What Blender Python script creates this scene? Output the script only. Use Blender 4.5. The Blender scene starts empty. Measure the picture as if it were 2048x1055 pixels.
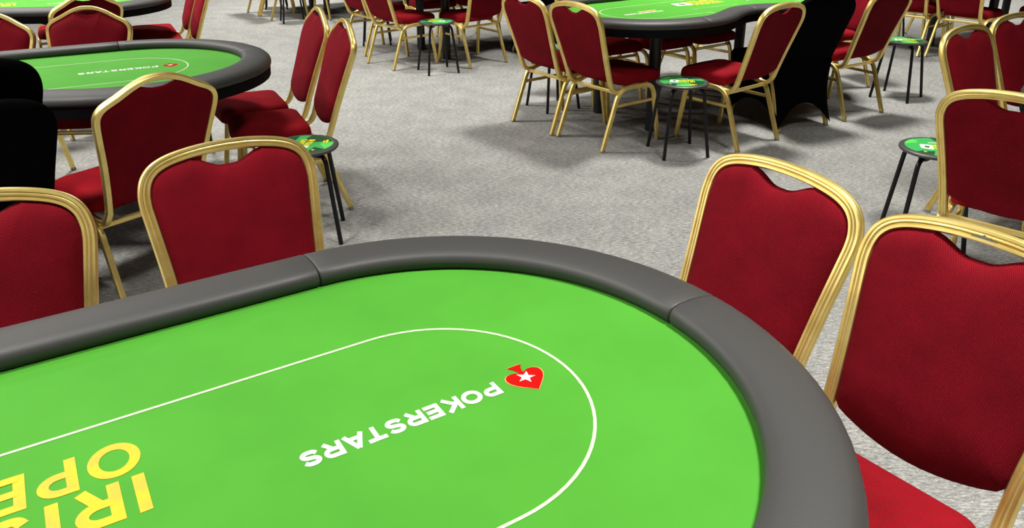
import bpy, bmesh, math, random
from mathutils import Vector, Matrix
random.seed(7)
PI = math.pi
def R(d): return math.radians(d)
scn = bpy.context.scene
C = scn.collection

# ------------------------------------------------------------------ camera
F_PX, CY, PITCH, ROLL, CAM_H = 1569.1, 352.99, 0.352154, -0.0035068, 1.55006
cam = bpy.data.cameras.new('camera')
cam.sensor_fit = 'HORIZONTAL'; cam.sensor_width = 36.0
cam.lens = F_PX / 2048 * 36.0
cam.shift_y = -(527.5 - CY) / 2048
cam.clip_start = 0.02; cam.clip_end = 200
co = bpy.data.objects.new('camera', cam); C.objects.link(co)
fw = Vector((0, math.cos(PITCH), -math.sin(PITCH))); rt = Vector((1, 0, 0)); up = rt.cross(fw)
rt2 = math.cos(ROLL) * rt + math.sin(ROLL) * up; up2 = -math.sin(ROLL) * rt + math.cos(ROLL) * up
m = Matrix((rt2, up2, -fw)).transposed().to_4x4(); m.translation = (0, 0, CAM_H)
co.matrix_world = m
scn.camera = co
# ------------------------------------------------------------------ light
w = bpy.data.worlds.new('hall_ambient'); scn.world = w; w.use_nodes = True
w.node_tree.nodes['Background'].inputs[0].default_value = (1.0, 0.97, 0.93, 1)
w.node_tree.nodes['Background'].inputs[1].default_value = 0.022
LIGHT_W = 142
for ix in range(4):                       # rows of square ceiling downlights over the hall
    for iy in range(3):
        l = bpy.data.lights.new('ceiling_fitting', 'AREA'); l.shape = 'SQUARE'; l.size = 0.9; l.spread = R(80)
        l.energy = LIGHT_W; l.color = (1.0, 0.975, 0.92)
        o = bpy.data.objects.new('ceiling_fitting', l); C.objects.link(o)
        o.location = (-7.5 + ix * 4.6, 1.2 + iy * 5.0, 5.6)
        if ix == 0: l.spread = R(120); l.energy = 150; o.rotation_euler = (0, R(-40), 0)     # the row by the left wall is tilted into the hall
def wide_light(loc, rot, wd, ht, watts):      # LED wall on the left, plus an added fill light behind the camera
    l = bpy.data.lights.new('screen_or_fill', 'AREA'); l.shape = 'RECTANGLE'; l.size = wd; l.size_y = ht
    l.energy = watts; l.color = (1.0, 0.90, 0.90)
    o = bpy.data.objects.new('screen_or_fill', l); C.objects.link(o); o.location = loc; o.rotation_euler = rot
wide_light((-11, 1.5, 2.6), (R(90), 0, R(-90)), 8, 2.6, 230)
wide_light((1.0, -8, 2.2), (R(90), 0, 0), 12, 2.6, 110)  # added unseen fill light, gives the gold frames their shine
scn.view_settings.view_transform = 'Standard'; scn.view_settings.look = 'None'
scn.view_settings.gamma = 1.0; scn.view_settings.use_curve_mapping = False
scn.view_settings.exposure = 0.0

# ------------------------------------------------------------------ materials
def srgb(r, g, b):
    f = lambda c: (c / 255 / 12.92) if c / 255 <= .04045 else ((c / 255 + .055) / 1.055) ** 2.4
    return (f(r), f(g), f(b), 1)
def mat(name, col, rough=.5, metal=0, spec=.5):
    mt = bpy.data.materials.new(name); mt.use_nodes = True
    b = mt.node_tree.nodes['Principled BSDF']
    b.inputs['Base Color'].default_value = col; b.inputs['Roughness'].default_value = rough
    b.inputs['Metallic'].default_value = metal; b.inputs['Specular IOR Level'].default_value = spec
    return mt, mt.node_tree, b
def nd(nt, t, **k):
    n = nt.nodes.new(t)
    for a, v in k.items(): setattr(n, a, v)
    return n
def coords(nt, scale=(1, 1, 1), rot=(0, 0, 0)):
    tc = nd(nt, 'ShaderNodeTexCoord'); mp = nd(nt, 'ShaderNodeMapping')
    mp.inputs['Scale'].default_value = scale; mp.inputs['Rotation'].default_value = rot
    nt.links.new(tc.outputs['Object'], mp.inputs['Vector']); return mp.outputs[0]
def noise(nt, vec, scale, detail=3, rough=.55):
    n = nd(nt, 'ShaderNodeTexNoise'); n.inputs['Scale'].default_value = scale
    n.inputs['Detail'].default_value = detail; n.inputs['Roughness'].default_value = rough
    nt.links.new(vec, n.inputs['Vector']); return n.outputs[0]
def ramp(nt, fac, stops):
    r = nd(nt, 'ShaderNodeValToRGB'); e = r.color_ramp.elements
    while len(e) < len(stops): e.new(.5)
    for i, (p, c) in enumerate(stops): e[i].position = p; e[i].color = c
    nt.links.new(fac, r.inputs[0]); return r.outputs[0]
def bump(nt, b, h, strength, dist):
    n = nd(nt, 'ShaderNodeBump'); n.inputs['Strength'].default_value = strength; n.inputs['Distance'].default_value = dist
    nt.links.new(h, n.inputs['Height']); nt.links.new(n.outputs[0], b.inputs['Normal'])
def mixc(nt, fac, a, c):
    n = nd(nt, 'ShaderNodeMix', data_type='RGBA')
    if isinstance(fac, float): n.inputs[0].default_value = fac
    else: nt.links.new(fac, n.inputs[0])
    for s, v in ((6, a), (7, c)):
        if isinstance(v, tuple): n.inputs[s].default_value = v
        else: nt.links.new(v, n.inputs[s])
    return n.outputs[2]
def math_(nt, op, a, b=None):
    n = nd(nt, 'ShaderNodeMath', operation=op)
    for s, v in ((0, a), (1, b)):
        if v is None: continue
        if isinstance(v, (int, float)): n.inputs[s].default_value = v
        else: nt.links.new(v, n.inputs[s])
    return n.outputs[0]

# grey needle-felt carpet
M_carpet, nt, b = mat('grey_felt_carpet', (.35, .35, .35, 1), .95, 0, .15)
v1 = coords(nt, (1, 3.6, 1), (0, 0, R(-38)))
n1 = noise(nt, v1, 36, 7, .78); n2 = noise(nt, coords(nt), 5, 3, .6); n3 = noise(nt, coords(nt, (1, 2.6, 1), (0, 0, R(-38))), 130, 3, .7)
c1 = ramp(nt, n1, [(.30, (.075, .075, .072, 1)), (.50, (.235, .235, .225, 1)), (.70, (.50, .50, .475, 1))])
c2 = ramp(nt, n3, [(.32, (.62, .62, .62, 1)), (.68, (1.30, 1.30, 1.29, 1))])
mx = nd(nt, 'ShaderNodeMix', data_type='RGBA', blend_type='MULTIPLY'); mx.inputs[0].default_value = 1
nt.links.new(c1, mx.inputs[6]); nt.links.new(c2, mx.inputs[7])
c3 = ramp(nt, n2, [(.3, (.82, .82, .83, 1)), (.7, (1.06, 1.055, 1.04, 1))])
my = nd(nt, 'ShaderNodeMix', data_type='RGBA', blend_type='MULTIPLY'); my.inputs[0].default_value = 1
nt.links.new(mx.outputs[2], my.inputs[6]); nt.links.new(c3, my.inputs[7])
nt.links.new(my.outputs[2], b.inputs['Base Color']); bump(nt, b, n1, .35, .004)

def weave_mat(name, dark, light, k, plane, strength=.5):
    mt, nt, b = mat(name, dark, .9, 0, .08)
    tc = nd(nt, 'ShaderNodeTexCoord'); sp = nd(nt, 'ShaderNodeSeparateXYZ'); nt.links.new(tc.outputs['Object'], sp.inputs[0])
    u = sp.outputs['X']; v = sp.outputs['Z'] if plane == 'xz' else sp.outputs['Y']
    row = math_(nt, 'FLOOR', math_(nt, 'MULTIPLY', v, k))
    sh = math_(nt, 'MULTIPLY', math_(nt, 'MODULO', math_(nt, 'ABSOLUTE', row), 2.0), .5)
    a = math_(nt, 'SINE', math_(nt, 'MULTIPLY', math_(nt, 'ADD', math_(nt, 'MULTIPLY', u, k * .75), sh), 2 * PI))
    c = math_(nt, 'ABSOLUTE', math_(nt, 'SINE', math_(nt, 'MULTIPLY', v, k * PI)))
    h = math_(nt, 'MULTIPLY', math_(nt, 'ADD', math_(nt, 'MULTIPLY', a, .5), .5), c)
    nz = noise(nt, tc.outputs['Object'], 9, 3)
    base = mixc(nt, h, dark, light)
    g = ramp(nt, nz, [(.3, (.82, .82, .82, 1)), (.7, (1.12, 1.1, 1.1, 1))])
    mm = nd(nt, 'ShaderNodeMix', data_type='RGBA', blend_type='MULTIPLY'); mm.inputs[0].default_value = 1
    nt.links.new(base, mm.inputs[6]); nt.links.new(g, mm.inputs[7])
    nt.links.new(mm.outputs[2], b.inputs['Base Color']); bump(nt, b, h, strength, .0012)
    b.inputs['Sheen Weight'].default_value = 0; b.inputs['Sheen Roughness'].default_value = .4
    b.inputs['Sheen Tint'].default_value = (1, .4, .4, 1)
    return mt
M_red = weave_mat('red_woven_fabric', (.105, .0012, .005, 1), (.26, .007, .016, 1), 330, 'xz')
M_seat = weave_mat('red_seat_fabric', (.14, .0024, .006, 1), (.30, .0065, .013, 1), 300, 'xy')
M_gold, nt, b = mat('pale_gold_lacquer', (.62, .43, .13, 1), .38, .85, .5)
nz = noise(nt, coords(nt), 14, 3); nt.links.new(ramp(nt, nz, [(.35, (.80, .61, .19, 1)), (.65, (.92, .74, .28, 1))]), b.inputs['Base Color'])
M_glide = mat('grey_plastic_glide', (.22, .21, .19, 1), .5)[0]
M_blackmetal = mat('black_gloss_steel', (.003, .003, .004, 1), .30, 0, .35)[0]
M_post, nt, b = mat('black_painted_post', (.006, .007, .009, 1), .5)
M_vinyl, nt, b = mat('black_leatherette', (.040, .039, .038, 1), .52, 0, .40)
vo = nd(nt, 'ShaderNodeTexVoronoi'); vo.inputs['Scale'].default_value = 520
nt.links.new(coords(nt), vo.inputs['Vector']); bump(nt, b, vo.outputs[0], .12, .0008)
M_apron = mat('matt_black_apron', (.003, .003, .004, 1), .8, 0, .1)[0]
M_felt, nt, b = mat('bright_green_speed_cloth', (.135, .60, .06, 1), .8, 0, .25)
nz = noise(nt, coords(nt), 4, 4); nt.links.new(ramp(nt, nz, [(.3, (.044, .225, .0145, 1)), (.7, (.052, .260, .0175, 1))]), b.inputs['Base Color'])
bump(nt, b, noise(nt, coords(nt), 900, 2), .08, .0006)
b.inputs['Sheen Weight'].default_value = 0; b.inputs['Sheen Tint'].default_value = (.8, 1, .6, 1)
M_white = mat('white_print', (0.56, 0.58, 0.52, 1), .7)[0]
M_line = mat('pale_line_print', (0.46, 0.55, 0.36, 1), .7)[0]
M_spade = mat('red_print', (0.36, 0.004, 0.003, 1), .9, 0, .05)[0]
M_spadeedge = mat('orange_edge_print', (0.55, 0.27, 0.07, 1), .7)[0]
M_yellow, nt, b = mat('yellow_print', (.90, .70, .01, 1), .7)
tc = nd(nt, 'ShaderNodeTexCoord'); nz = noise(nt, tc.outputs['Object'], 22, 1)
nt.links.new(ramp(nt, nz, [(.4, (.62, .385, .001, 1)), (.62, (.55, .33, .022, 1))]), b.inputs['Base Color'])
M_orange = mat('orange_print', (.78, .36, .08, 1), .7)[0]
M_spandex = mat('black_spandex', (.0016, .0016, .002, 1), .9, 0, .03)[0]
M_stooltop = mat('black_stool_plastic', (.048, .047, .046, 1), .4)[0]
M_stk = mat('green_sticker', (.045, .38, .085, 1), .32)[0]
M_stk2 = mat('dark_green_sticker', (.008, .07, .025, 1), .32)[0]
M_stk3 = mat('light_green_sticker', (.10, .58, .10, 1), .32)[0]
M_stkw = mat('white_sticker_print', (.88, .88, .86, 1), .32)[0]
M_stky = mat('yellow_sticker_print', (.88, .72, .02, 1), .32)[0]

# ------------------------------------------------------------------ helpers
def mesh_obj(name, verts, faces, material, parent=None, smooth=True, angle=None):
    me = bpy.data.meshes.new(name); me.from_pydata([tuple(v) for v in verts], [], faces); me.update()
    me.materials.append(material)
    if smooth: me.polygons.foreach_set('use_smooth', [True] * len(me.polygons))
    if smooth and angle:
        bm = bmesh.new(); bm.from_mesh(me)
        for e in bm.edges:
            if len(e.link_faces) == 2 and e.calc_face_angle(0) > R(angle): e.smooth = False
        bm.to_mesh(me); bm.free()
    o = bpy.data.objects.new(name, me); C.objects.link(o)
    if parent: o.parent = parent
    return o
def empty(name, loc=(0, 0, 0), rz=0):
    o = bpy.data.objects.new(name, None); o.empty_display_size = .1
    C.objects.link(o); o.location = loc; o.rotation_euler = (0, 0, rz); return o
def tag(o, label, cat, group=None):
    o['label'] = label; o['category'] = cat
    if group: o['group'] = group
def join(*parts):
    V, Fc = [], []
    for v, f in parts:
        n = len(V); V += list(v); Fc += [tuple(i + n for i in q) for q in f]
    return V, Fc
def box(x0, x1, y0, y1, z0, z1):
    v = [(x, y, z) for z in (z0, z1) for y in (y0, y1) for x in (x0, x1)]
    return v, [(0, 2, 3, 1), (4, 5, 7, 6), (0, 1, 5, 4), (2, 6, 7, 3), (0, 4, 6, 2), (1, 3, 7, 5)]
def cyl(p0, p1, r, n=12, r1=None):
    return sweep([Vector(p0), Vector(p1)], [(math.cos(2 * PI * i / n), math.sin(2 * PI * i / n)) for i in range(n)], scales=[r, r1 or r])
def sweep(path, prof, side=None, scales=None, caps=True):
    """sweep a closed profile (a,b) along path; a runs along the 'side' vector, b across it"""
    path = [Vector(p) for p in path]; n = len(prof); V, Fc = [], []
    s_prev = None
    for i, p in enumerate(path):
        t = (path[min(i + 1, len(path) - 1)] - path[max(i - 1, 0)]).normalized()
        if side is not None: s = Vector(side)
        elif s_prev is not None: s = s_prev
        else: s = Vector((1, 0, 0)) if abs(t.x) < .9 else Vector((0, 1, 0))
        s = (s - t * s.dot(t)).normalized(); s_prev = s
        q = t.cross(s)
        k = 1 if scales is None else scales[i]
        # keep the width through bends
        for a, bb in prof: V.append(p + s * (a * k) + q * (bb * k))
    for i in range(len(path) - 1):
        for j in range(n):
            a, c = i * n + j, i * n + (j + 1) % n
            Fc.append((a, c, c + n, a + n))
    if caps: Fc.append(tuple(reversed(range(n)))); Fc.append(tuple(range((len(path) - 1) * n, len(path) * n)))
    return V, Fc
def bez(pts, n=6):
    """Catmull-Rom through pts"""
    P = [Vector(p) for p in pts]; out = []
    for i in range(len(P) - 1):
        a, b_, c, d = P[max(i - 1, 0)], P[i], P[i + 1], P[min(i + 2, len(P) - 1)]
        for k in range(n):
            t = k / n
            out.append(.5 * ((2 * b_) + (c - a) * t + (2 * a - 5 * b_ + 4 * c - d) * t * t + (3 * b_ - a - 3 * c + d) * t ** 3))
    out.append(P[-1]); return out
def fillet(pts, rad, n=5):
    """polyline with rounded corners"""
    P = [Vector(p) for p in pts]; out = [P[0]]
    for i in range(1, len(P) - 1):
        r = rad[i - 1] if isinstance(rad, (list, tuple)) else rad
        a = (P[i - 1] - P[i]); c = (P[i + 1] - P[i])
        d = min(r, a.length * .48, c.length * .48)
        p0 = P[i] + a.normalized() * d; p1 = P[i] + c.normalized() * d
        for k in range(n + 1):
            t = k / n; out.append(p0 * (1 - t) ** 2 + P[i] * 2 * t * (1 - t) + p1 * t * t)
    out.append(P[-1]); return out
def children(o): return list(o.children)
def copy_tree(o, parent=None):
    c = o.copy(); C.objects.link(c); c.parent = parent
    for ch in children(o): copy_tree(ch, c)
    return c

# ------------------------------------------------------------------ the setting
fl = mesh_obj('floor', [(-30, -10, 0), (30, -10, 0), (30, 40, 0), (-30, 40, 0)], [(0, 1, 2, 3)], M_carpet, smooth=False)
fl['kind'] = 'structure'; fl['label'] = 'mottled grey felt carpet over the whole hall'

# ------------------------------------------------------------------ lettering
def ribbon(pts, t, z):
    P = [Vector((p[0], p[1])) for p in pts]; closed = (P[0] - P[-1]).length < 1e-6
    if closed: P = P[:-1]
    n = len(P); V = []; Fc = []
    for i in range(n):
        a = P[(i - 1) % n] if closed or i else P[i]; c = P[(i + 1) % n] if closed or i < n - 1 else P[i]
        d0 = (P[i] - a); d1 = (c - P[i])
        if d0.length < 1e-9: d0 = d1
        if d1.length < 1e-9: d1 = d0
        d0.normalize(); d1.normalize()
        n0 = Vector((-d0.y, d0.x)); n1 = Vector((-d1.y, d1.x)); mm = (n0 + n1)
        mm = n1 if mm.length < 1e-6 else mm.normalized()
        k = t / 2 / max(.5, mm.dot(n1))
        V += [(P[i].x + mm.x * k, P[i].y + mm.y * k, z), (P[i].x - mm.x * k, P[i].y - mm.y * k, z)]
    for i in range(n if closed else n - 1):
        a, c = 2 * i, 2 * ((i + 1) % n); Fc.append((a, a + 1, c + 1, c))
    return V, Fc
def ell(cx, cy, rx, ry, a0, a1, n=20): return [(cx + rx * math.cos(R(a0 + (a1 - a0) * i / n)), cy + ry * math.sin(R(a0 + (a1 - a0) * i / n))) for i in range(n + 1)]
def glyph(ch, w, t, z=0):
    """strokes of one capital in a box w x 1 with stroke t"""
    h = t / 2; L, Rr, B, T = h, w - h, h, 1 - h; S = []
    if ch == 'I': S = [[(w / 2, 0), (w / 2, 1)]]
    elif ch == 'O':
        e = ell(w / 2, .5, w / 2 - h, .5 - h, 0, 360, 32); e[-1] = e[0]; S = [e]
    elif ch in 'PR':
        mid = .44 if ch == 'P' else .46; ry = (T - mid) / 2; cx = max(w - h - ry * 1.25, w * .45)
        S = [[(L, 0), (L, 1)], [(L, T), (cx, T)] + ell(cx, T - ry, Rr - cx, ry, 90, -90, 12)[1:] + [(L, mid)]]
        if ch == 'R': S.append([(w * .46, mid + .02), (w - t * .62, 0)])
    elif ch == 'K': S = [[(L, 0), (L, 1)], [(L, .36), (w - t * .65, 1)], [(L + w * .24, .52), (w - t * .62, 0)]]
    elif ch == 'E': S = [[(L, 0), (L, 1)], [(L, T), (w, T)], [(L, .5), (w * .93, .5)], [(L, B), (w, B)]]
    elif ch == 'T': S = [[(0, T), (w, T)], [(w / 2, 0), (w / 2, 1 - t * .5)]]
    elif ch == 'A': S = [[(h * 1.05, 0), (w / 2, 1 - h * .1)], [(w - h * 1.05, 0), (w / 2, 1 - h * .1)], [(w * .25, .30), (w * .75, .30)]]
    elif ch == 'H': S = [[(L, 0), (L, 1)], [(Rr, 0), (Rr, 1)], [(L, .5), (Rr, .5)]]
    elif ch == 'N': S = [[(L, 0), (L, 1)], [(Rr, 0), (Rr, 1)], [(L, 1 - h * .6), (Rr, h * .6)]]
    elif ch == 'S':
        q = [(.97, .80), (.78, .96), (.5, 1), (.2, .96), (.03, .77), (.17, .58), (.5, .50), (.83, .42), (.97, .23), (.8, .04), (.5, 0), (.2, .04), (.02, .20)]
        S = [[(p.x, p.y) for p in bez([(L + a * (Rr - L), B + c * (T - B), 0) for a, c in q], 4)]]
    return join(*[ribbon(s, t, z + .00012 * i) for i, s in enumerate(S)])
def word(text, widths, gap, height, t, x0, y0, z, length=None, kern=()):
    """flat lettering; reads along +x from x0, baseline y0"""
    tot = sum(widths) + gap * (len(text) - 1) + sum(k for _, k in kern)
    kx = height if length is None else length / tot
    parts = []; x = 0
    for i, (ch, wd) in enumerate(zip(text, widths)):
        x += sum(k for q, k in kern if q == i)
        v, f = glyph(ch, wd, t); parts.append(([((x + a) * kx + x0, c * height + y0, z + zz) for a, c, zz in v], f)); x += wd + gap
    return join(*parts)
def disc(cx, cy, r, z, n=24, sx=1, sy=1):
    return [(cx + sx * r * math.cos(2 * PI * i / n), cy + sy * r * math.sin(2 * PI * i / n), z) for i in range(n)], [tuple(range(n))]
def poly(pts, z): return [(x, y, z) for x, y in pts], [tuple(range(len(pts)))]
def turn(vf, ang=PI, s=1.0):
    c, s_ = math.cos(ang), math.sin(ang)
    return [(c * x - s_ * y, s_ * x + c * y, z) for x, y, z in vf[0]], vf[1]
def spade_outline(k=1.0, grow=0.0):
    # unit spade, height 1 (stem foot y=0, tip y=1)
    half = [(0.0, 1.0), (.10, .90), (.24, .77), (.36, .64), (.43, .52), (.45, .41), (.42, .31), (.34, .245), (.24, .225), (.14, .25), (.06, .30),
            (.065, .22), (.10, .12), (.17, .02), (.17, 0.0)]
    pts = half + [(-x, y) for x, y in reversed(half[1:])]
    if grow:
        P = [Vector(p) for p in pts]; out = []; n = len(P)
        for i in range(n):
            d = (P[(i + 1) % n] - P[i - 1]).normalized(); out.append((P[i].x + (-d.y) * -grow * -1, P[i].y + d.x * -grow * -1))
        pts = out
    return pts
def ngon_tri(pts, z):
    bm = bmesh.new(); vs = [bm.verts.new((x, y, z)) for x, y in pts]; f = bm.faces.new(vs)
    bmesh.ops.triangulate(bm, faces=[f]); bm.verts.index_update()
    V = [tuple(v.co) for v in bm.verts]; Fc = [tuple(v.index for v in g.verts) for g in bm.faces]
    bm.free()
    Fo = []
    for g in Fc:
        a, c, d = (V[i] for i in g)
        Fo.append(g if (c[0] - a[0]) * (d[1] - a[1]) - (c[1] - a[1]) * (d[0] - a[0]) > 0 else tuple(reversed(g)))
    return V, Fo

# ------------------------------------------------------------------ poker table
HL, RC = .65, .583            # half of the straight run, radius of the rail's middle line
NOTCH_D, NOTCH_W = .19, .60   # dealer's bay in the near long side
ZF = .750
def table_curve():
    """middle line of the rail, counter-clockwise from the near right corner, with outward normals"""
    P = []
    n = 40
    P += [(HL + RC * math.cos(R(a)), RC * math.sin(R(a))) for a in [-90 + 180 * i / n for i in range(n + 1)]]
    P += [(HL - 2 * HL * i / 16, RC) for i in range(1, 16)]
    P += [(-HL + RC * math.cos(R(a)), RC * math.sin(R(a))) for a in [90 + 180 * i / n for i in range(n + 1)]]
    for i in range(1, 40):
        x = -HL + 2 * HL * i / 40
        d = NOTCH_D * (.5 + .5 * math.cos(PI * x / NOTCH_W)) if abs(x) < NOTCH_W else 0
        P.append((x, -RC + d))
    N = []
    for i in range(len(P)):
        a, c = Vector(P[i - 1]), Vector(P[(i + 1) % len(P)]); t = (c - a).normalized(); N.append((t.y, -t.x))
    return P, N
TP, TN = table_curve()
def offset(d, z): return [(p[0] + n[0] * d, p[1] + n[1] * d, z) for p, n in zip(TP, TN)]
# rail cross-section: (offset outward from the middle line, height)
RAIL = [(-.060, .749), (-.0655, .755), (-.0685, .763), (-.0682, .772), (-.0645, .7805), (-.057, .7863), (-.044, .7893), (-.027, .7905), (-.006, .7902), (.018, .788),
        (.040, .7838), (.055, .7775), (.0645, .768), (.068, .757), (.0675, .746), (.064, .739), (.056, .736), (.030, .736), (-.045, .736), (-.056, .741)]
def rail_piece(idx):
    n = len(RAIL); V = []; Fc = []
    for q, i in enumerate(idx):
        p, nn = Vector(TP[i % len(TP)]), Vector(TN[i % len(TN)])
        end = q in (0, len(idx) - 1)
        rows = [(i, 0.0)]
        V_ = []
        for d, z in RAIL:
            V_.append((p.x + nn.x * d, p.y + nn.y * d, z))
        V.append(V_)
    # pull the two ends in to make the upholstery seam
    def end_ring(ring, nxt, sh, inward):
        cx = Vector(ring[0]) * 0
        for v in ring: cx += Vector(v)
        cx /= n; out = []
        for v, u in zip(ring, nxt):
            v, u = Vector(v), Vector(u); dirn = (u - v).normalized()
            out.append(tuple(v + dirn * inward + (cx - v).normalized() * sh))
        return out
    a0, a1 = V[0], V[1]; b0, b1 = V[-1], V[-2]
    rings = [end_ring(a0, a1, .0055, .0004), end_ring(a0, a1, .0018, .0016), end_ring(a0, a1, 0, .0045)] + V[1:-1] + \
            [end_ring(b0, b1, 0, .0045), end_ring(b0, b1, .0018, .0016), end_ring(b0, b1, .0055, .0004)]
    Vv = [v for r in rings for v in r]
    for i in range(len(rings) - 1):
        for j in range(n):
            a, c = i * n + j, i * n + (j + 1) % n; Fc.append((a, c, c + n, a + n))
    Fc.append(tuple(range(n))); Fc.append(tuple(reversed(range((len(rings) - 1) * n, len(rings) * n))))
    return Vv, Fc
def make_table():
    root = empty('poker_table')
    pts = offset(-.058, ZF); pts = pts
    v, f = ngon_tri([(x, y) for x, y, _ in pts], ZF)
    mesh_obj('playing_cloth', v, f, M_felt, root, smooth=False)
    N = len(TP)
    seams = [0, 20, 40, 56, 76, 96, 116]          # near right, right tip, far right, far left, left tip, near left, notch middle
    for a, c in zip(seams, seams[1:] + [N]):
        v, f = rail_piece(list(range(a, c + 1)))
        bm = bmesh.new(); me = bpy.data.meshes.new('t'); me.from_pydata(v, [], f); bm.from_mesh(me)
        bmesh.ops.recalc_face_normals(bm, faces=bm.faces[:]); v = [tuple(x.co) for x in bm.verts]; f = [tuple(x.index for x in g.verts) for g in bm.faces]; bm.free()
        mesh_obj('rail_section', v, f, M_vinyl, root)
    # table board and apron below the rail
    o1, o2 = offset(.0625, .7355), offset(.060, .690); n = len(TP)
    bm = bmesh.new(); A = [bm.verts.new(p) for p in o1]; B = [bm.verts.new(p) for p in o2]
    for i in range(n): bm.faces.new((A[i], B[i], B[(i + 1) % n], A[(i + 1) % n]))
    g = [bm.faces.new(A), bm.faces.new(list(reversed(B)))]; bmesh.ops.triangulate(bm, faces=g)
    bmesh.ops.recalc_face_normals(bm, faces=bm.faces[:])
    me = bpy.data.meshes.new('apron'); bm.to_mesh(me); bm.free(); me.materials.append(M_apron)
    ap = bpy.data.objects.new('apron', me); C.objects.link(ap); ap.parent = root
    for x in (.74, -.74):
        for y in (.275, -.275):
            pf = [(math.cos(2 * PI * i / 20), math.sin(2 * PI * i / 20)) for i in range(20)]
            v, f = sweep([(x, y, 0), (x, y, .004), (x, y, .35), (x, y, .690)], pf, scales=[.036, .040, .040, .040])
            mesh_obj('leg', v, f, M_post, root, angle=40)
    # printed lines on the cloth
    z = ZF + .0006; rb = .264
    line = [(-.23, -rb)] + [(-HL + rb * math.cos(R(a)), rb * math.sin(R(a))) for a in [270 - 180 * i / 36 for i in range(37)]] + \
           [(HL + rb * math.cos(R(a)), rb * math.sin(R(a))) for a in [90 - 180 * i / 36 for i in range(37)]] + [(.23, -rb)]
    mesh_obj('betting_line', *ribbon(line, .0056, z), M_line, root, smooth=False)
    mesh_obj('dealer_line', *join(ribbon([(-.23, -rb), (-.27, -.375)], .0045, z), ribbon([(.23, -rb), (.27, -.375)], .0045, z), ribbon([(-.23, -.10), (.23, -.10)], .0045, z)), M_line, root, smooth=False)
    # wordmark: reads from the far side (rotated half a turn)
    WP = [.98, 1.16, 1.04, .86, 1.0, .98, .98, 1.16, 1.0, .98]; KN = ((7, -.16), (8, -.05), (2, -.02))
    vf = turn(word('POKERSTARS', WP, .13, .0365, .25, -.781, -.0235, z, .345, KN)); mesh_obj('lettering', *vf, M_white, root, smooth=False)['label'] = 'white bold capitals next to the red spade'
    vf = turn(word('POKERSTARS', WP, .13, .0365, .25, .461, .012, z, .341, KN)); mesh_obj('lettering', *vf, M_white, root, smooth=False)['label'] = 'white bold capitals on the end past the card picture'
    bars = [box(.47 + .034 * k, .47 + .034 * k + .026, -.035, -.008, z - .0003, z) for k in range(5)]
    mesh_obj('orange_strip', *turn(join(*bars)), M_orange, root, smooth=False)
    # red spade with white star
    H, Wd = .080, .078; cx, cy = -.836, -.043
    sp = spade_outline()
    e = mesh_obj('spade_emblem', *turn(ngon_tri([(cx + x * Wd * 1.06, cy - .0014 + y * H * 1.035) for x, y in sp], z)), M_spadeedge, root, smooth=False)
    e['label'] = 'red spade emblem with orange edge'
    mesh_obj('spade', *turn(ngon_tri([(cx + x * Wd, cy + y * H) for x, y in sp], z + .0004)), M_spade, e, smooth=False)
    star = [(cx + (.0178 if i % 2 == 0 else .0072) * math.sin(PI * i / 5), cy + .039 + (.0178 if i % 2 == 0 else .0072) * math.cos(PI * i / 5)) for i in range(10)]
    mesh_obj('star', *turn(ngon_tri(star, z + .0008)), M_white, e, smooth=False)
    # yellow event lettering, two rows
    a = word('IRISH', [.20, .72, .20, .66, .80], .20, .084, .20, -.235, -.108, z)
    c = word('OPEN', [.88, .64, .58, .78], .16, .082, .185, -.238, -.2005, z)
    mesh_obj('lettering', *turn(join(a, c)), M_yellow, root, smooth=False)['label'] = 'large yellow capitals in two rows'
    # white playing-card picture
    card = [(-.085, -.055), (.05, -.075), (.085, .045), (-.05, .070)]
    cd = [(p.x, p.y) for p in fillet([Vector((q[0], q[1], 0)) for q in card + card[:2]], .022)][1:-1]
    k = mesh_obj('card_picture', *turn(ngon_tri([(.115 + x, -.115 + y) for x, y in cd], z)), M_white, root, smooth=False)
    mesh_obj('card_spade', *turn(ngon_tri([(.115 + .06 * x, -.155 + .075 * y) for x, y in spade_outline()], z + .0004)), M_stk2, k, smooth=False)
    return root
tables = {  # pose: centre of the table and direction of its long axis
 'near': (-.132, 1.06, 32.4, +1, 'poker table with green cloth and black padded rail, nearest the camera'),
 'left': (-1.816, 3.667, 29.24, +1, 'green poker table on the left, behind the black covered chairs at the left edge'),
 'farleft': (-3.28, 6.05, 30, +1, 'green poker table cut by the top left corner, farthest on the left'),
 'middle': (.868, 5.41, 34, -1, 'green poker table with curved dealer bay, behind the black stool between two red chairs'),
 'farmiddle': (-.70, 7.82, 32.4, -1, 'poker table at top centre, black legs seen beyond the small green stool'),
 'farthest': (-2.51, 10.75, 34, -1, 'farthest poker table at the top, seen only by two thick black legs'),
 'right': (2.65, 2.81, 34, -1, 'poker table at the right edge, mostly hidden by the red chair back at its end'),
 'farright': (4.57, 7.94, 34, -1, 'poker table in the top right corner seen only by black legs behind red chairs'),
}
proto_table = None
for key, (x, y, deg, sgn, label) in tables.items():
    t = make_table() if proto_table is None else copy_tree(proto_table)
    proto_table = proto_table or t
    a = R(deg); t.location = (x - sgn * HL * math.cos(a), y - sgn * HL * math.sin(a), 0); t.rotation_euler = (0, 0, a)
    tag(t, label, 'table', 'poker tables in the hall')

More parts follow.
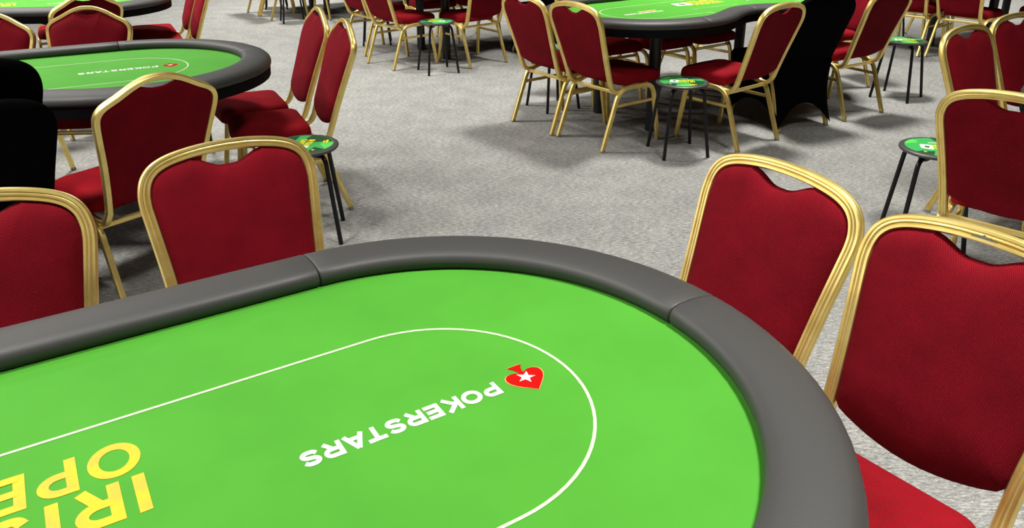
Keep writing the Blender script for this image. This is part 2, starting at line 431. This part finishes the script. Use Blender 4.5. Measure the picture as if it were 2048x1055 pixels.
# ------------------------------------------------------------------ banquet chairs
def flute(wd, dp):
    """closed profile: a = depth direction, b = face width, with two grooves on both faces and one outside"""
    w2, d2 = wd / 2, dp / 2; g = .0028
    face = [(-w2 * .80, 0), (-w2 * .44, 0), (-w2 * .35, g), (-w2 * .22, g * .2), (w2 * .22, g * .2), (w2 * .35, g), (w2 * .44, 0), (w2 * .80, 0)]
    P = [(d2 - q, bq) for bq, q in face]
    P += [(d2 * .62, w2), (d2 * .1, w2), (0, w2 - g * .7), (-d2 * .1, w2), (-d2 * .62, w2)]
    P += [(-d2 + q, -bq) for bq, q in face]
    P += [(-d2 * .62, -w2), (d2 * .62, -w2)]
    return P
def plain(wd, dp):
    w2, d2 = wd / 2, dp / 2
    return [(d2, -w2 * .72), (d2, w2 * .72), (d2 * .72, w2), (-d2 * .72, w2), (-d2, w2 * .72), (-d2, -w2 * .72), (-d2 * .72, -w2), (d2 * .72, -w2)]
YZ = [(.36, -.180), (.42, -.208), (.50, -.234), (.62, -.275), (.74, -.317), (.80, -.338), (.88, -.358), (.95, -.369)]
def yh(z):
    for (z0, y0), (z1, y1) in zip(YZ, YZ[1:]):
        if z <= z1: return y0 + (y1 - y0) * max(0, (z - z0) / (z1 - z0))
    return YZ[-1][1]
HW = .0165
def hoop_half(kind):
    """(x, z) of the hoop's middle line on the right side, from low bend to the top centre"""
    if kind == 'round':
        pts = [(.190, .42), (.1935, .50), (.204, .62), (.2165, .735), (.2205, .778), (.2180, .811), (.2075, .841), (.186, .864), (.153, .8795), (.108, .890), (.055, .8965), (0, .8985)]
    else:
        pts = [(.184, .42), (.188, .50), (.200, .62), (.218, .74), (.2245, .79), (.2215, .822), (.200, .849), (.150, .875), (.10, .902), (.066, .916), (.034, .9245), (0, .927)]
    return pts
def make_chair(kind, name='banquet_chair'):
    root = empty(name)
    prof = flute(.031, .026) if kind == 'round' else plain(.022, .027)
    HW = .0155 if kind == 'round' else .011
    half = hoop_half(kind)
    sm = bez([(x, 0, z) for x, z in half], 4)
    right = [(.197, .02, .388), (.196, -.06, .384), (.193, -.115, .370), (.191, -.158, .368), (.190, -.190, .386)]
    rp = bez(right + [(p.x, yh(p.z), p.z) for p in (sm[0],)], 4)[:-1] + [Vector((p.x, yh(p.z), p.z)) for p in sm]
    path = rp + [Vector((-p.x, p.y, p.z)) for p in reversed(rp[:-1])]
    # sweep with the depth axis kept perpendicular to the hoop plane
    n = len(prof); V = []; Fc = []
    rings = []
    for i, p in enumerate(path):
        t = (path[min(i + 1, len(path) - 1)] - path[max(i - 1, 0)]).normalized()
        inx = Vector((-1 if p.x > 0 else 1, 0, 0)) if abs(p.x) > .16 and p.z < .80 else (Vector((0, yh(.70), .68)) - Vector((p.x, yh(p.z), p.z)))
        out = -(inx - t * inx.dot(t)).normalized()
        dep = t.cross(out).normalized()
        if p.z > .45 and dep.y < 0: dep = -dep
        rings.append((p, out, dep))
    # consistent depth orientation
    for i in range(1, len(rings)):
        if rings[i][2].dot(rings[i - 1][2]) < 0: rings[i] = (rings[i][0], rings[i][1], -rings[i][2])
    for p, out, dep in rings:
        for a, bq in prof: V.append(p + dep * a + out * bq)
    for i in range(len(rings) - 1):
        for j in range(n):
            a, c = i * n + j, i * n + (j + 1) % n; Fc.append((a, a + n, c + n, c))
    Fc.append(tuple(range(n))); Fc.append(tuple(reversed(range((len(rings) - 1) * n, len(rings) * n))))
    bf = mesh_obj('back_frame', V, Fc, M_gold, root, angle=50)
    # upholstered back: outline inside the hoop with a smiling hand grip at the top
    inner = []
    for i, p in enumerate(sm):
        a, c = sm[max(i - 1, 0)], sm[min(i + 1, len(sm) - 1)]; t = (c - a).normalized()
        inner.append((p.x - t.z * (HW - .002), p.z + t.x * (HW - .002)))
    inner = [(max(x, 0), z) for x, z in inner if z > .475]
    gw, gd = (.096, .029) if kind == 'round' else (.078, .013)
    res = []
    for x, z in inner:
        if x < gw: break
        res.append((x, z))
    # hand grip edge
    zt = [z for x, z in inner if x >= gw][-1]
    for k in range(0, 15):
        x = gw * (1 - k / 14); s = min(1, k / 12)
        top = zt + ((inner[-1][1]) - zt) * 0
        res.append((x, zt - gd * (s * s * (3 - 2 * s)) + (.003 if k == 0 else 0)))
    zb0 = .515
    bot = [(x_, .468 - .040 * math.cos(min(1, x_ / .178) * PI / 2) ** .8) for x_ in (.0, .03, .06, .09, .12, .145, .165)]
    rightside = bot + [(.1765, .474)] + res
    outline = rightside + [(-x, z) for x, z in reversed(rightside[1:-1])]
    ctr = (0, .67); V = []; Fc = []; m_ = len(outline)
    SC = [1.0, .985, .955, .90, .82, .70, .52, .30, .12]
    def puff(s): return .036 * (1 - s ** 5) ** .55
    front = []
    for s in SC:
        front.append(len(V))
        for x, z in outline:
            X, Z = ctr[0] + (x - ctr[0]) * s, ctr[1] + (z - ctr[1]) * s
            V.append((X, yh(Z) + (.004 + puff(s)), Z))
    cf = len(V); V.append((ctr[0], yh(ctr[1]) + .040, ctr[1]))
    back = []
    for s in (1.0, .985, .95, .80, .4):
        back.append(len(V))
        for x, z in outline:
            X, Z = ctr[0] + (x - ctr[0]) * s, ctr[1] + (z - ctr[1]) * s
            V.append((X, yh(Z) - (.002 if s == 1.0 else .0085 if s > .97 else .0115 if s > .9 else .0125), Z))
    cb = len(V); V.append((ctr[0], yh(ctr[1]) - .0125, ctr[1]))
    def bridge(a, c, flip):
        for j in range(m_):
            q = (a + j, a + (j + 1) % m_, c + (j + 1) % m_, c + j); Fc.append(q if not flip else tuple(reversed(q)))
    for a, c in zip(front, front[1:]): bridge(a, c, True)
    for a, c in zip(back, back[1:]): bridge(a, c, False)
    bridge(front[0], back[0], False)
    for j in range(m_):
        Fc.append((front[-1] + (j + 1) % m_, front[-1] + j, cf)); Fc.append((back[-1] + j, back[-1] + (j + 1) % m_, cb))
    mesh_obj('backrest', V, Fc, M_red, root)
    # seat cushion
    ol = [(p.x, p.y) for p in fillet([(0, .250, 0), (.222, .235, 0), (.200, -.118, 0), (-.200, -.118, 0), (-.222, .235, 0), (0, .250, 0)], [.075, .05, .05, .075], 6)][:-1]
    levels = [(.93, .394), (.985, .398), (1.0, .410), (1.0, .428), (.985, .445), (.95, .457), (.88, .465), (.70, .471), (.4, .473)]
    V = []; Fc = []; m_ = len(ol)
    for s, z in levels: V += [(x * s, .03 + (y - .03) * s, z + (.0 if s < 1 else 0)) for x, y in ol]
    for i in range(len(levels) - 1):
        for j in range(m_):
            a, c = i * m_ + j, i * m_ + (j + 1) % m_; Fc.append((c, a, a + m_, c + m_))
    Fc.append(tuple(range(m_))); Fc.append(tuple(reversed(range((len(levels) - 1) * m_, len(levels) * m_))))
    mesh_obj('seat', V, Fc, M_seat, root)
    # two inverted-U side frames, each split into its rear and its front leg
    lp = flute(.028, .022) if kind == 'round' else plain(.027, .022)
    for s in (-1, 1):
        pts = [(s * .2115, -.275, .006), (s * .205, -.140, .383), (s * .212, .150, .383), (s * .231, .200, .006)]
        pth = fillet(pts, [.085, .085], 7); k = len(pth) // 2
        for nm, seg in (('rear', pth[:k] + [(pth[k - 1] + pth[k]) / 2]), ('front', [(pth[k - 1] + pth[k]) / 2] + pth[k:])):
            v, f = sweep(seg, lp, side=(1, 0, 0))
            lg = mesh_obj('leg', v, f, M_gold, root, angle=50)
            p = Vector(pts[0] if nm == 'rear' else pts[3]); d = (Vector(pts[1] if nm == 'rear' else pts[2]) - p).normalized()
            mesh_obj('glide', *cyl((p.x, p.y, 0), p + d * .012, .0155, 10, .0150), M_glide, lg, angle=40)
        # side stretcher
        a, c = (s * .2075, -.178, .277), (s * .2165, .163, .277)
        mesh_obj('stretcher', *sweep([a, c], plain(.020, .011), side=(1, 0, 0)), M_gold, root, angle=40)
    mesh_obj('stretcher', *sweep([(-.205, -.150, .357), (.205, -.150, .357)], plain(.022, .011), side=(0, 1, 0)), M_gold, root, angle=40)
    mesh_obj('stretcher', *sweep([(-.213, .155, .352), (.213, .155, .352)], plain(.020, .011), side=(0, 1, 0)), M_gold, root, angle=40)
    return root
protos = {'round': make_chair('round'), 'crown': make_chair('crown')}
used = {'round': False, 'crown': False}
def place_chair(kind, x, y, deg, label, group):
    o = protos[kind] if not used[kind] else copy_tree(protos[kind]); used[kind] = True
    o.location = (x, y, 0); o.rotation_euler = (0, 0, R(deg)); tag(o, label, 'chair', group); return o
G1, G2, G3 = 'chairs around the nearest table', 'chairs around the left table', 'chairs around the far left table'
G4, G7, G8 = 'chairs around the middle table', 'chairs around the top centre table', 'chairs around the farthest table'
G5, G6 = 'chairs around the right edge table', 'chairs around the top right table'
CH = [
 ('1a', 'round', -1.101, 1.315, -160.6, 'red chair with round gold back cut by the left edge, facing across the nearest table', G1),
 ('1b', 'round', -0.588, 1.728, -147.5, 'red chair with rounded gold frame facing the camera across the nearest table, left of centre', G1),
 ('1c', 'round', 0.378, 1.629, 123.0, 'red chair with pinkish gold rounded frame beyond the right seam of the nearest table', G1),
 ('1d', 'round', 0.655, 1.204, 127.0, 'largest red chair at the right edge, beside the nearest table, crown mark on its frame', G1),
 ('2a', 'crown', -1.549, 2.967, 51.9, 'red chair seen from behind with pointed gold back, in front of the left table', G2),
 ('2b', 'crown', -2.363, 4.103, 183, 'pointed-back red chair facing the camera across the left table', G2),
 ('2c', 'crown', -2.8, 3.87, 177.4, 'pointed-back red chair half cut by the left edge, across the left table', G2),
 ('2d', 'crown', -1.391, 4.225, 117.5, 'farther of the two side-on red chairs at the round end of the left table', G2),
 ('2e', 'crown', -1.167, 3.815, 115.6, 'nearer of the two side-on red chairs, beside the stool with the green sticker', G2),
 ('3a', 'crown', -2.986, 5.266, 54, 'red chair seen from behind at the top left, in front of the far left table', G3),
 ('3b', 'crown', -2.96, 6.62, 118, 'farther of two side-on red chairs at the top left by the far table end', G3),
 ('3c', 'crown', -2.73, 6.2, 117, 'nearer of two side-on red chairs at the top left, behind the left table', G3),
 ('3f', 'crown', -3.80, 6.72, 212, 'red chair across the far left table, seat seen between two pointed chair backs', G3),
 ('4a', 'round', .654, 4.984, -52.6, 'red chair seen from behind left of the dark stool at the middle table', G4),
 ('4b', 'round', 0.356, 5.347, -52.9, 'red chair seen from behind, leftmost at the middle table, half behind its neighbour', G4),
 ('4c', 'round', 1.394, 4.97, 38.8, 'red chair seen from behind right of the dark stool, before the black covered chair', G4),
 ('4d', 'round', 2.377, 5.663, 31.8, 'red chair seen from behind to the right of the black covered chair', G4),
 ('4e', 'round', 2.62, 6.45, 105, 'red chair facing left behind the last chair of the middle table, at its right end', G4),
 ('4f', 'round', .70, 5.968, 212, 'red chair across the middle table, seat seen under the left end of its rail', G4),
 ('4g', 'round', 1.125, 6.165, 214, 'red chair across the middle table, seat seen between the posts under the rail', G4),
 ('4h', 'round', 1.525, 6.41, 217, 'red chair across the middle table, rightmost seat seen under its rail', G4),
 ('5a', 'round', 1.918, 2.770, -45.4, 'red chair seen from behind at the right edge, covering half a green stool', G5),
 ('5b', 'round', 2.436, 3.571, 213.4, 'red chair with narrow gold arch facing the right edge table, left one of two', G5),
 ('5c', 'round', 2.890, 3.945, 206.0, 'red chair at the right edge behind the narrow arched one', G5),
 ('6a', 'round', 4.024, 7.887, -51.6, 'red chair at the top right seen from behind, above the pale green stool', G6),
 ('6b', 'round', 4.356, 7.529, -53.6, 'red chair at the top right seen from behind, right above the narrow arched chair', G6),
 ('6c', 'round', 5.206, 7.599, 33, 'red seat cut by the top right corner of the picture', G6),
 ('6f', 'round', 4.40, 8.50, 212, 'red chair across the top right table, legs seen behind the others', G6),
 ('7a', 'round', -1.009, 7.351, -47.4, 'red chair seen from behind left of the small stool at the top centre', G7),
 ('7b', 'round', -.387, 7.423, 39.6, 'red chair seen from behind right of the small stool at the top centre', G7),
 ('7c', 'round', -1.365, 7.997, -50.5, 'leftmost red chair at the top centre table, behind its neighbour', G7),
 ('7f', 'round', -.86, 8.38, 212, 'red seat under the top centre table, left of its black legs', G7),
 ('7g', 'round', -.42, 8.60, 214, 'red seat under the top centre table, between its black legs', G7),
 ('8a', 'round', -2.904, 10.241, -55.1, 'chair at the top edge seen only by gold legs, next to thin black stool legs', G8),
 ('8b', 'round', -3.178, 10.599, -54.6, 'leftmost chair at the top edge seen only by gold legs', G8),
 ('8c', 'round', -2.25, 10.25, 35, 'chair at the top edge seen only by a gold leg right of the black posts', G8),
]
chairs = {}
for key, kind, x, y, deg, label, grp in CH: chairs[key] = place_chair(kind, x, y, deg, label, grp)
# small stamped crown on the top of the nearest right chair's frame
bf = [c for c in chairs['1d'].children if c.name.startswith('back_frame')][0]
cr = [(-.022, 0), (-.024, .006), (-.016, .004), (-.013, .010), (-.007, .005), (0, .013), (.007, .005), (.013, .010), (.016, .004), (.024, .006), (.022, 0)]
zc = .8920
v, f = ngon_tri(cr, 0); yc = yh(zc + .006) + .0135
mesh_obj('crown_mark', [(x, yh(zc + y) + .0134, zc + y) for x, y, _ in v], [tuple(reversed(q)) for q in f], M_glide, bf, smooth=False)['label'] = 'small grey stamped crown'

# ------------------------------------------------------------------ black covered dealer chairs
def make_covered():
    root = empty('covered_chair')
    # spandex cover: skirt from the seat to the four feet, arched hems, and a sleeve over the back
    bc = [(-.232, -.292), (.232, -.292), (.250, .215), (-.250, .215)]
    mc = [(-.198, -.222), (.198, -.222), (.226, .225), (-.226, .225)]
    tc_ = [(-.207, -.258), (.207, -.258), (.232, .250), (-.232, .250)]
    n, m_ = 12, 10; V = []; Fc = []
    per = 4 * n
    for k in range(m_ + 1):
        v = k / m_
        for s in range(4):
            for j in range(n):
                u = j / n
                zb = .025 + .155 * (1 - abs(2 * u - 1) ** 2.2)
                z = zb + (.455 - zb) * v
                q = (z - .025) / .43
                def lv(c0, c1, c2): 
                    return c0 * (1 - q) ** 2 + 2 * q * (1 - q) * c1 + c2 * q * q
                A = [lv(bc[s][i], mc[s][i], tc_[s][i]) for i in (0, 1)]; B = [lv(bc[(s + 1) % 4][i], mc[(s + 1) % 4][i], tc_[(s + 1) % 4][i]) for i in (0, 1)]
                V.append((A[0] + (B[0] - A[0]) * u, A[1] + (B[1] - A[1]) * u, z))
    for k in range(m_):
        for j in range(per):
            a, c = k * per + j, k * per + (j + 1) % per; Fc.append((a, c, c + per, a + per))
    last = m_ * per; base = len(V)
    for s_, z in ((.96, .478), (.85, .488), (.4, .490)):
        V += [(V[last + j][0] * s_, .02 + (V[last + j][1] - .02) * s_, z) for j in range(per)]
    rows = [last, base, base + per, base + 2 * per]
    for a0, c0 in zip(rows, rows[1:]):
        for j in range(per): Fc.append((a0 + j, a0 + (j + 1) % per, c0 + (j + 1) % per, c0 + j))
    Fc.append(tuple(rows[-1] + j for j in range(per)))
    skirt = (V, Fc)
    hp = [(x * 1.0, z) for x, z in hoop_half('round')]
    sm = bez([(x, 0, z) for x, z in hp], 3)
    o = []
    for i, p in enumerate(sm):
        a, c = sm[max(i - 1, 0)], sm[min(i + 1, len(sm) - 1)]; t = (c - a).normalized(); o.append((max(0, p.x + t.z * .021), p.z - t.x * .021))
    rs = [(0, .43), (.10, .43), (.195, .43)] + o
    outline = rs + [(-x, z) for x, z in reversed(rs[1:-1])]
    V = []; Fc = []; mm = len(outline)
    for s, d in ((.3, .052), (.8, .048), (.95, .036), (1.0, .012), (1.0, -.014), (.97, -.026), (.8, -.030), (.3, -.030)):
        V += [(x * s, yh(.66 + (z - .66) * s) + d, .66 + (z - .66) * s) for x, z in outline]
    for i in range(7):
        for j in range(mm):
            a, c = i * mm + j, i * mm + (j + 1) % mm; Fc.append((a, a + mm, c + mm, c))
    Fc.append(tuple(range(mm))); Fc.append(tuple(reversed(range(7 * mm, 8 * mm))))
    mesh_obj('stretch_cover', *join(skirt, (V, Fc)), M_spandex, root)
    lp = flute(.028, .022)
    for s in (-1, 1):
        for p0, p1 in (((s * .2115, -.275, .006), (s * .205, -.14, .383)), ((s * .231, .2, .006), (s * .212, .15, .383))):
            d = (Vector(p1) - Vector(p0)).normalized()
            v, f = sweep([p0, p1], lp, side=(1, 0, 0)); lg = mesh_obj('leg', v, f, M_gold, root, angle=50)
            mesh_obj('glide', *cyl((p0[0], p0[1], 0), Vector(p0) + d * .012, .0155, 10, .015), M_glide, lg, angle=40)
    return root
cov = make_covered(); first = True
for x, y, z, deg, label in ((-1.985, 2.635, 0, 50, 'lower black spandex covered chair of the stacked pair at the left edge'),
                            (-2.04, 2.69, .125, 50, 'upper black spandex covered chair of the stacked pair at the left edge'),
                            (1.871, 5.393, 0, 24.6, 'black spandex covered chair in the dealer bay of the middle table'),
                            (.32, 7.80, 0, 30, 'black spandex covered chair at the top centre table'),
                            (-3.72, 5.12, 0, 29, 'black spandex covered chair in the top left corner')):
    o = cov if first else copy_tree(cov); first = False
    o.location = (x, y, z); o.rotation_euler = (0, 0, R(deg)); tag(o, label, 'chair', 'black covered dealer chairs')

# ------------------------------------------------------------------ black stools with a green sticker
def make_stool():
    root = empty('round_stool')
    pr = [(0, .432), (.150, .432), (.1575, .435), (.160, .441), (.1585, .4465), (.154, .4495), (.146, .450), (0, .450)]
    n = 40; V = []; Fc = []
    for r, z in pr[1:-1]: V += [(r * math.cos(2 * PI * i / n), r * math.sin(2 * PI * i / n), z) for i in range(n)]
    for k in range(len(pr) - 3):
        for i in range(n):
            a, c = k * n + i, k * n + (i + 1) % n; Fc.append((a, c, c + n, a + n))
    Fc.append(tuple(reversed(range(n)))); Fc.append(tuple(range((len(pr) - 3) * n, (len(pr) - 2) * n)))
    mesh_obj('seat', V, Fc, M_stooltop, root, angle=35)
    circ = [(math.cos(2 * PI * i / 12), math.sin(2 * PI * i / 12)) for i in range(12)]
    for k in range(4):
        a = k * PI / 2; c, s = math.cos(a), math.sin(a)
        pth = fillet([(c * .045, s * .045, .420), (c * .140, s * .140, .420), (c * .2, s * .2, 0)], .062, 8)
        v, f = sweep(pth, circ, scales=[.0105] * len(pth)); lg = mesh_obj('leg', v, f, M_blackmetal, root, angle=50)
        mesh_obj('bracket', [(c * x - s * y, s * x + c * y, z) for x, y, z in box(.085, .118, -.017, .017, .409, .433)[0]], box(0, 1, 0, 1, 0, 1)[1], M_stooltop, root, smooth=False)
    z = .4506
    st = mesh_obj('sticker', *disc(0, 0, .1365, z, 40), M_stk, root, smooth=False); st['label'] = 'round green printed sticker'
    def seg(a0, a1, r=.134, k=10): return [(r * math.cos(R(a0 + (a1 - a0) * i / k)), r * math.sin(R(a0 + (a1 - a0) * i / k))) for i in range(k + 1)]
    mesh_obj('dark_panel', *poly(seg(115, 182) + [(-.02, -.02)], z + .0004), M_stk2, st, smooth=False)
    mesh_obj('dark_panel', *poly(seg(28, 62) + [(.035, .062)], z + .0004), M_stk2, st, smooth=False)
    mesh_obj('dark_panel', *poly(seg(205, 262) + [(-.03, -.055)], z + .0004), M_stk2, st, smooth=False)
    mesh_obj('pale_panel', *poly(seg(64, 108) + [(-.012, .072)], z + .0004), M_stk3, st, smooth=False)
    mesh_obj('pale_panel', *poly(seg(-62, -20) + [(.062, -.06)], z + .0004), M_stk3, st, smooth=False)
    a = word('IRISH', [.2, .66, .2, .62, .72], .17, .030, .22, -.072, .006, z + .0008)
    c = word('OPEN', [.84, .62, .56, .74], .12, .030, .22, -.072, -.030, z + .0008)
    mesh_obj('lettering', *join(a, c), M_stky, st, smooth=False)
    cd = [(p.x, p.y) for p in fillet([Vector((*q, 0)) for q in [(.016, -.028), (.066, -.040), (.080, .022), (.030, .042), (.016, -.028), (.066, -.040)]], .012)][1:-1]
    mesh_obj('card_picture', *ngon_tri(cd, z + .0008), M_stkw, st, smooth=False)
    mesh_obj('card_spade', *ngon_tri([(.047 + .026 * x, -.016 + .034 * y) for x, y in spade_outline()], z + .0012), M_stk2, st, smooth=False)
    mesh_obj('white_bar', *poly([(-.045, -.062), (.02, -.062), (.02, -.055), (-.045, -.055)], z + .0008), M_stkw, st, smooth=False)
    mesh_obj('yellow_flash', *join(poly([(-.075, .088), (-.03, .094), (-.028, .104), (-.07, .1)], z + .0008), poly([(-.06, .078), (-.025, .082), (-.024, .09), (-.058, .087)], z + .0008)), M_stky, st, smooth=False)
    mesh_obj('chip_picture', *join(disc(.082, .072, .017, z + .0008, 16)), M_stk2, st, smooth=False)
    mesh_obj('chip_center', *join(disc(.082, .072, .008, z + .0012, 12)), M_orange, st, smooth=False)
    mesh_obj('leaf_picture', *join(poly([(.05, -.104), (.075, -.096), (.082, -.080), (.058, -.088)], z + .0008), poly([(.085, -.088), (.1, -.075), (.098, -.062), (.083, -.074)], z + .0008)), M_stk3, st, smooth=False)
    return root
stl = make_stool(); first = True
for x, y, rad, ang, label in (
    (-.958, 3.434, -.621, -95, 'nearest black stool, green sticker, half behind the near chair, beside side-on red seats'),
    (1.033, 4.658, 2.541, 178, 'black stool with dark green sticker between two red chairs at the middle table'),
    (3.015, 6.001, -3.154, 170, 'black stool with pale green sticker on open carpet right of the middle table'),
    (1.917, 3.358, .60, 175, 'black stool half hidden by the red chair at the right edge'),
    (-.662, 6.98, 2.806, 0, 'small looking stool in front of the top centre table'),
    (.309, 5.741, -.247, 60, 'black stool behind the leftmost chair of the middle table'),
    (-1.43, 8.36, -.652, 40, 'black stool behind the leftmost chairs of the top centre table'),
    (-2.71, 9.843, -3.535, 0, 'stool at the top edge seen only by thin black legs before the far posts'),
    (-3.25, 11.02, -.539, 30, 'farthest stool at the top edge seen only by two thin black legs'),
    (-1.848, 4.507, .2, 20, 'black stool almost hidden under the rounded end of the left table'),
    (3.96, 8.34, -.2, 30, 'black stool behind the red chairs at the top right, seen by its legs')):
    o = stl if first else copy_tree(stl); first = False
    o.location = (x, y, 0); o.rotation_euler = (0, 0, rad); tag(o, label, 'stool', 'black stools with green stickers')
    for c in o.children:
        if c.name.startswith('sticker'): c.rotation_euler = (0, 0, R(ang) - rad)
